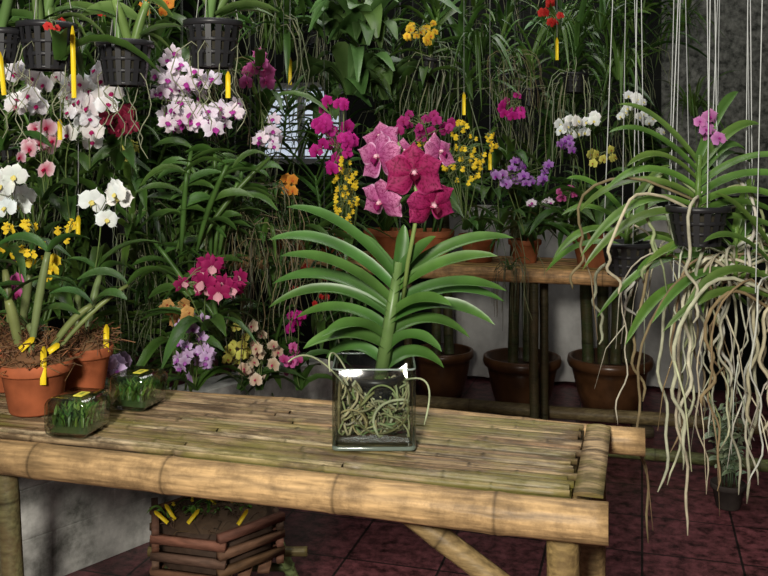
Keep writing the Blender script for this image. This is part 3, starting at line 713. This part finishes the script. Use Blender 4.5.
SC(D,708,128,14,16,2.0,8,17,'vanda',((.4,.1,.32),(.6,.25,.5),(.3,.02,.2)),(712,170),2,'strap',.05); SC(D,632,108,18,13,3.0,10,12,'phal',WH,(635,180)); SC(D,500,178,14,8,3.0,5,13,'phal',((.3,.12,.4),(.5,.3,.6),(.2,0,.2)),(500,230),3); SC(D,655,125,10,12,3.4,6,11,'phal',WH,(655,180),3); SC(N,425,150,10,10,3.1,8,9,'onc',YE,(430,200),2); SC(D,540,205,14,8,3.2,6,10,'dend',WP,(540,235),3); SC(D,568,195,12,7,3.2,5,10,'phal',PK,(568,235),3)
SC('maroon_orchid',205,280,36,18,2.2,18,26,'catt',((.2,.006,.06),(.34,.015,.11),(.6,.3,.35)),(205,330),5); SC(D,193,348,18,34,2.3,28,17,'dend',LV,(195,390),4); SC(P,258,352,20,28,2.6,17,15,'vanda',((.5,.3,.2),(.7,.6,.45),(.4,.03,.1)),(260,390),4); SC(P,293,322,12,10,2.7,6,14,'phal',MG,(295,370),3); SC(P,297,360,14,20,2.7,10,13,'phal',PK,(300,390),4)
SC(P,110,363,14,12,2.15,7,20,'phal',LV,(118,395),4); SC(VA,314,285,22,24,3.0,14,8,'vanda',RD,(320,330),4); SC(P,13,290,9,11,2.1,4,16,'phal',PK,(10,330),2); SC(N,45,264,14,12,2.0,6,16,'vanda',YE,(45,300),2)
SC(VA,135,150,10,8,2.5,4,16,'vanda',YG,(135,190)); SC(N,490,140,10,10,3.0,8,10,'onc',YE,(490,200)); SC(N,238,350,12,24,2.6,12,12,'vanda',YG,(240,390),4)
for (u,v,d,l) in [(185,250,2.4,.1),(205,255,2.5,-.02),(225,240,2.6,0),(215,335,2.5,-.1)]:
    b=B(); p=at(u,v,d)
    for k in range(5): cane(b,p+V((U(-.04,.04),U(-.04,.04),0)),U(.16,.28),6,(.08,.16,.035),V((U(-.1,.1)+l,U(-.08,.05),0)),.035,.11,.006)
    b.obj('dendrobium_canes',MATS)

# ------------------------------------------------------------ hanging plastic baskets, top left
random.seed(99)
def hbasket(u,v,d,wpx,seed,name='hanging_orchid_basket',tags=()):
    random.seed(seed); b=B(); r=wpx/2*d/FPX; c=at(u,v,d); h=r*1.75
    basket(b,c,r,h,(.022,.022,.025)); 
    for k in range(3):
        a=k*2.1+.4; tube(b,[c+V((math.cos(a)*r,math.sin(a)*r,h)),V((c.x,c.y,c.z+h+.3)),V((c.x,c.y,2.5))],.0012,4,(.3,.3,.28),4,False)
    for k in range(3): cane(b,c+V((U(-.02,.02),U(-.02,.02),h*.7)),.12,3,(.14,.24,.07),V((U(-.06,.06),U(-.05,.05),0)),.04,.13,.009)
    for k in range(8): root(b,c+V((U(-.5,.5)*r,U(-.5,.5)*r,h*.3)),U(.08,.2),.0013,(.25,.26,.17),r*.6)
    for (tu,tv,hh,tt) in tags: tag(b,at(tu,tv,d-r-.02),hh,.010,tilt=tt)
    b.obj(name,MATS)
hbasket(47,70,1.95,52,1,tags=[(4,95,.09,.1),(74,98,.15,.02)]); hbasket(213,68,1.95,52,2,tags=[(228,98,.055,0)]); hbasket(125,86,2.05,50,3); hbasket(2,62,1.95,36,4)
b=B()
for (u,v,d,h) in [(78,235,2.3,.05),(290,85,2.9,.09),(464,115,3.1,.08),(557,60,3.2,.08),(400,262,3.6,.1),(60,140,2.15,.05),(490,170,3.0,.06)]:
    tag(b,at(u,v,d),h,.011); p=at(u,v,d); tube(b,[p+V((0,.002,h*.9)),V((p.x,p.y+.002,2.5))],.0008,3,(.3,.3,.3),4,False)
tg=b.obj('hanging_plant_tags',MATS); tg.parent=par

# ------------------------------------------------------------ big hanging vandas, right
def rightvanda(u,v,d,phi,n,L,h,rl,nr,seed,strings,bask=True,name='vanda_orchid_in_hanging_basket',up=.35,lw=.027):
    random.seed(seed); b=B(); c=at(u,v,d); r=.062
    if bask: basket(b,c,r,.085,(.02,.02,.022))
    base=c+V((0,0,.05))
    vanda(b,base,h,n,L,lw,(.12,.215,.042),phi,.6,0,.1,up,segs=12,hint=V((.1,-.6,.8)),droop=.2)
    for k in range(nr):
        a=R()*6.28; dr=V((math.cos(a),math.sin(a)*.6,0)); o=U(.03,.2) if R()<.75 else U(.2,.3); l=rl*U(.3,1.1); p0=base+V((0,0,U(-.02,h*.6))); q=[];ph=R()*9; r0=U(.002,.0044)
        for i in range(22):
            t=i/21; hx=1-(1-min(1,t*2.5))**2
            q.append(p0+dr*o*hx+V((.022*math.sin(ph+t*8)*t+.006*math.sin(ph*3+t*23),.018*math.cos(ph+t*7)*t,.07*math.sin(min(1,t*2.5)*math.pi)*(1 if o>.1 else .3)-l*max(0,t-.08)**1.0)))
        col=random.choice([(.5,.47,.34),(.42,.43,.29),(.58,.56,.45),(.3,.34,.17),(.24,.18,.1),(.46,.43,.31)])
        tube(b,q,[r0]*20+[r0*.8,r0*.4],6,jc(col,.15),2)
        if R()<.5:
            k0=random.randint(9,15); s=q[k0]; m=V((U(-.05,.05),U(-.04,.04),-.07)); tube(b,[s,s+m,s+m*1.6+V((0,0,-U(.05,.12)))],[r0*.7,r0*.6,r0*.3],5,jc(col,.15),2)
    for k in range(strings):
        a=k*2*math.pi/strings+.5; e=c+V((math.cos(a)*r,math.sin(a)*r,.085)); tube(b,[e,V((c.x+math.cos(a)*r*.5+.02*k,c.y,2.5))],.0013,4,(.55,.57,.55),4,False)
    b.obj(name,MATS)
rightvanda(698,245,2.0,.1,15,.33,.15,.3,8,11,3,lw=.023)
rightvanda(735,300,2.1,.3,13,.34,.12,.62,28,12,3,False,up=.3,lw=.023)
rightvanda(627,275,2.35,-.2,9,.28,.12,.22,9,13,3,lw=.022)
rightvanda(775,330,1.95,.3,8,.28,.12,.5,9,15,2,False,lw=.022)
rightvanda(692,315,2.15,.8,9,.26,.1,.6,13,18,2,False,up=.25,lw=.022)
b=B()
for (u,d) in [(640,2.6),(668,2.4),(690,2.7),(716,2.5),(750,2.6),(622,2.8)]:
    p=at(u,U(190,280),d); tube(b,[p,V((p.x+U(-.04,.04),p.y,2.5))],.0013,4,(.5,.52,.5),4,False)
b.obj('hanging_cords',MATS)

# ------------------------------------------------------------ camera and light
cam=bpy.data.cameras.new('camera'); co=bpy.data.objects.new('camera',cam); scene.collection.objects.link(co); scene.camera=co
co.location=(0,0,CAMZ); co.rotation_euler=(math.radians(90),0,0); cam.sensor_width=36; cam.lens=900/768*36; cam.shift_y=-138/768
cam.clip_start=.05
w=bpy.data.worlds.new('w'); scene.world=w; w.use_nodes=True; w.node_tree.nodes['Background'].inputs[0].default_value=(.85,.9,1,1); w.node_tree.nodes['Background'].inputs[1].default_value=.055
def area(name,loc,tgt,size,power,col=(1,1,1)):
    l=bpy.data.lights.new(name,'AREA'); l.shape='DISK'; l.size=size; l.energy=power; l.color=col
    o=bpy.data.objects.new(name,l); scene.collection.objects.link(o); o.location=loc
    o.rotation_euler=(V(tgt)-V(loc)).to_track_quat('-Z','Y').to_euler(); return o
area('softbox_key',(-.4,-.7,1.8),(0,3.0,.9),.3,94,(1,.95,.85))
area('skylight_mid',(-.3,2.2,2.95),(-.2,2.4,0),1.2,27,(1,.98,.92))
area('skylight_back',(.6,3.8,2.95),(.6,4.0,0),1.4,17,(1,.98,.95))
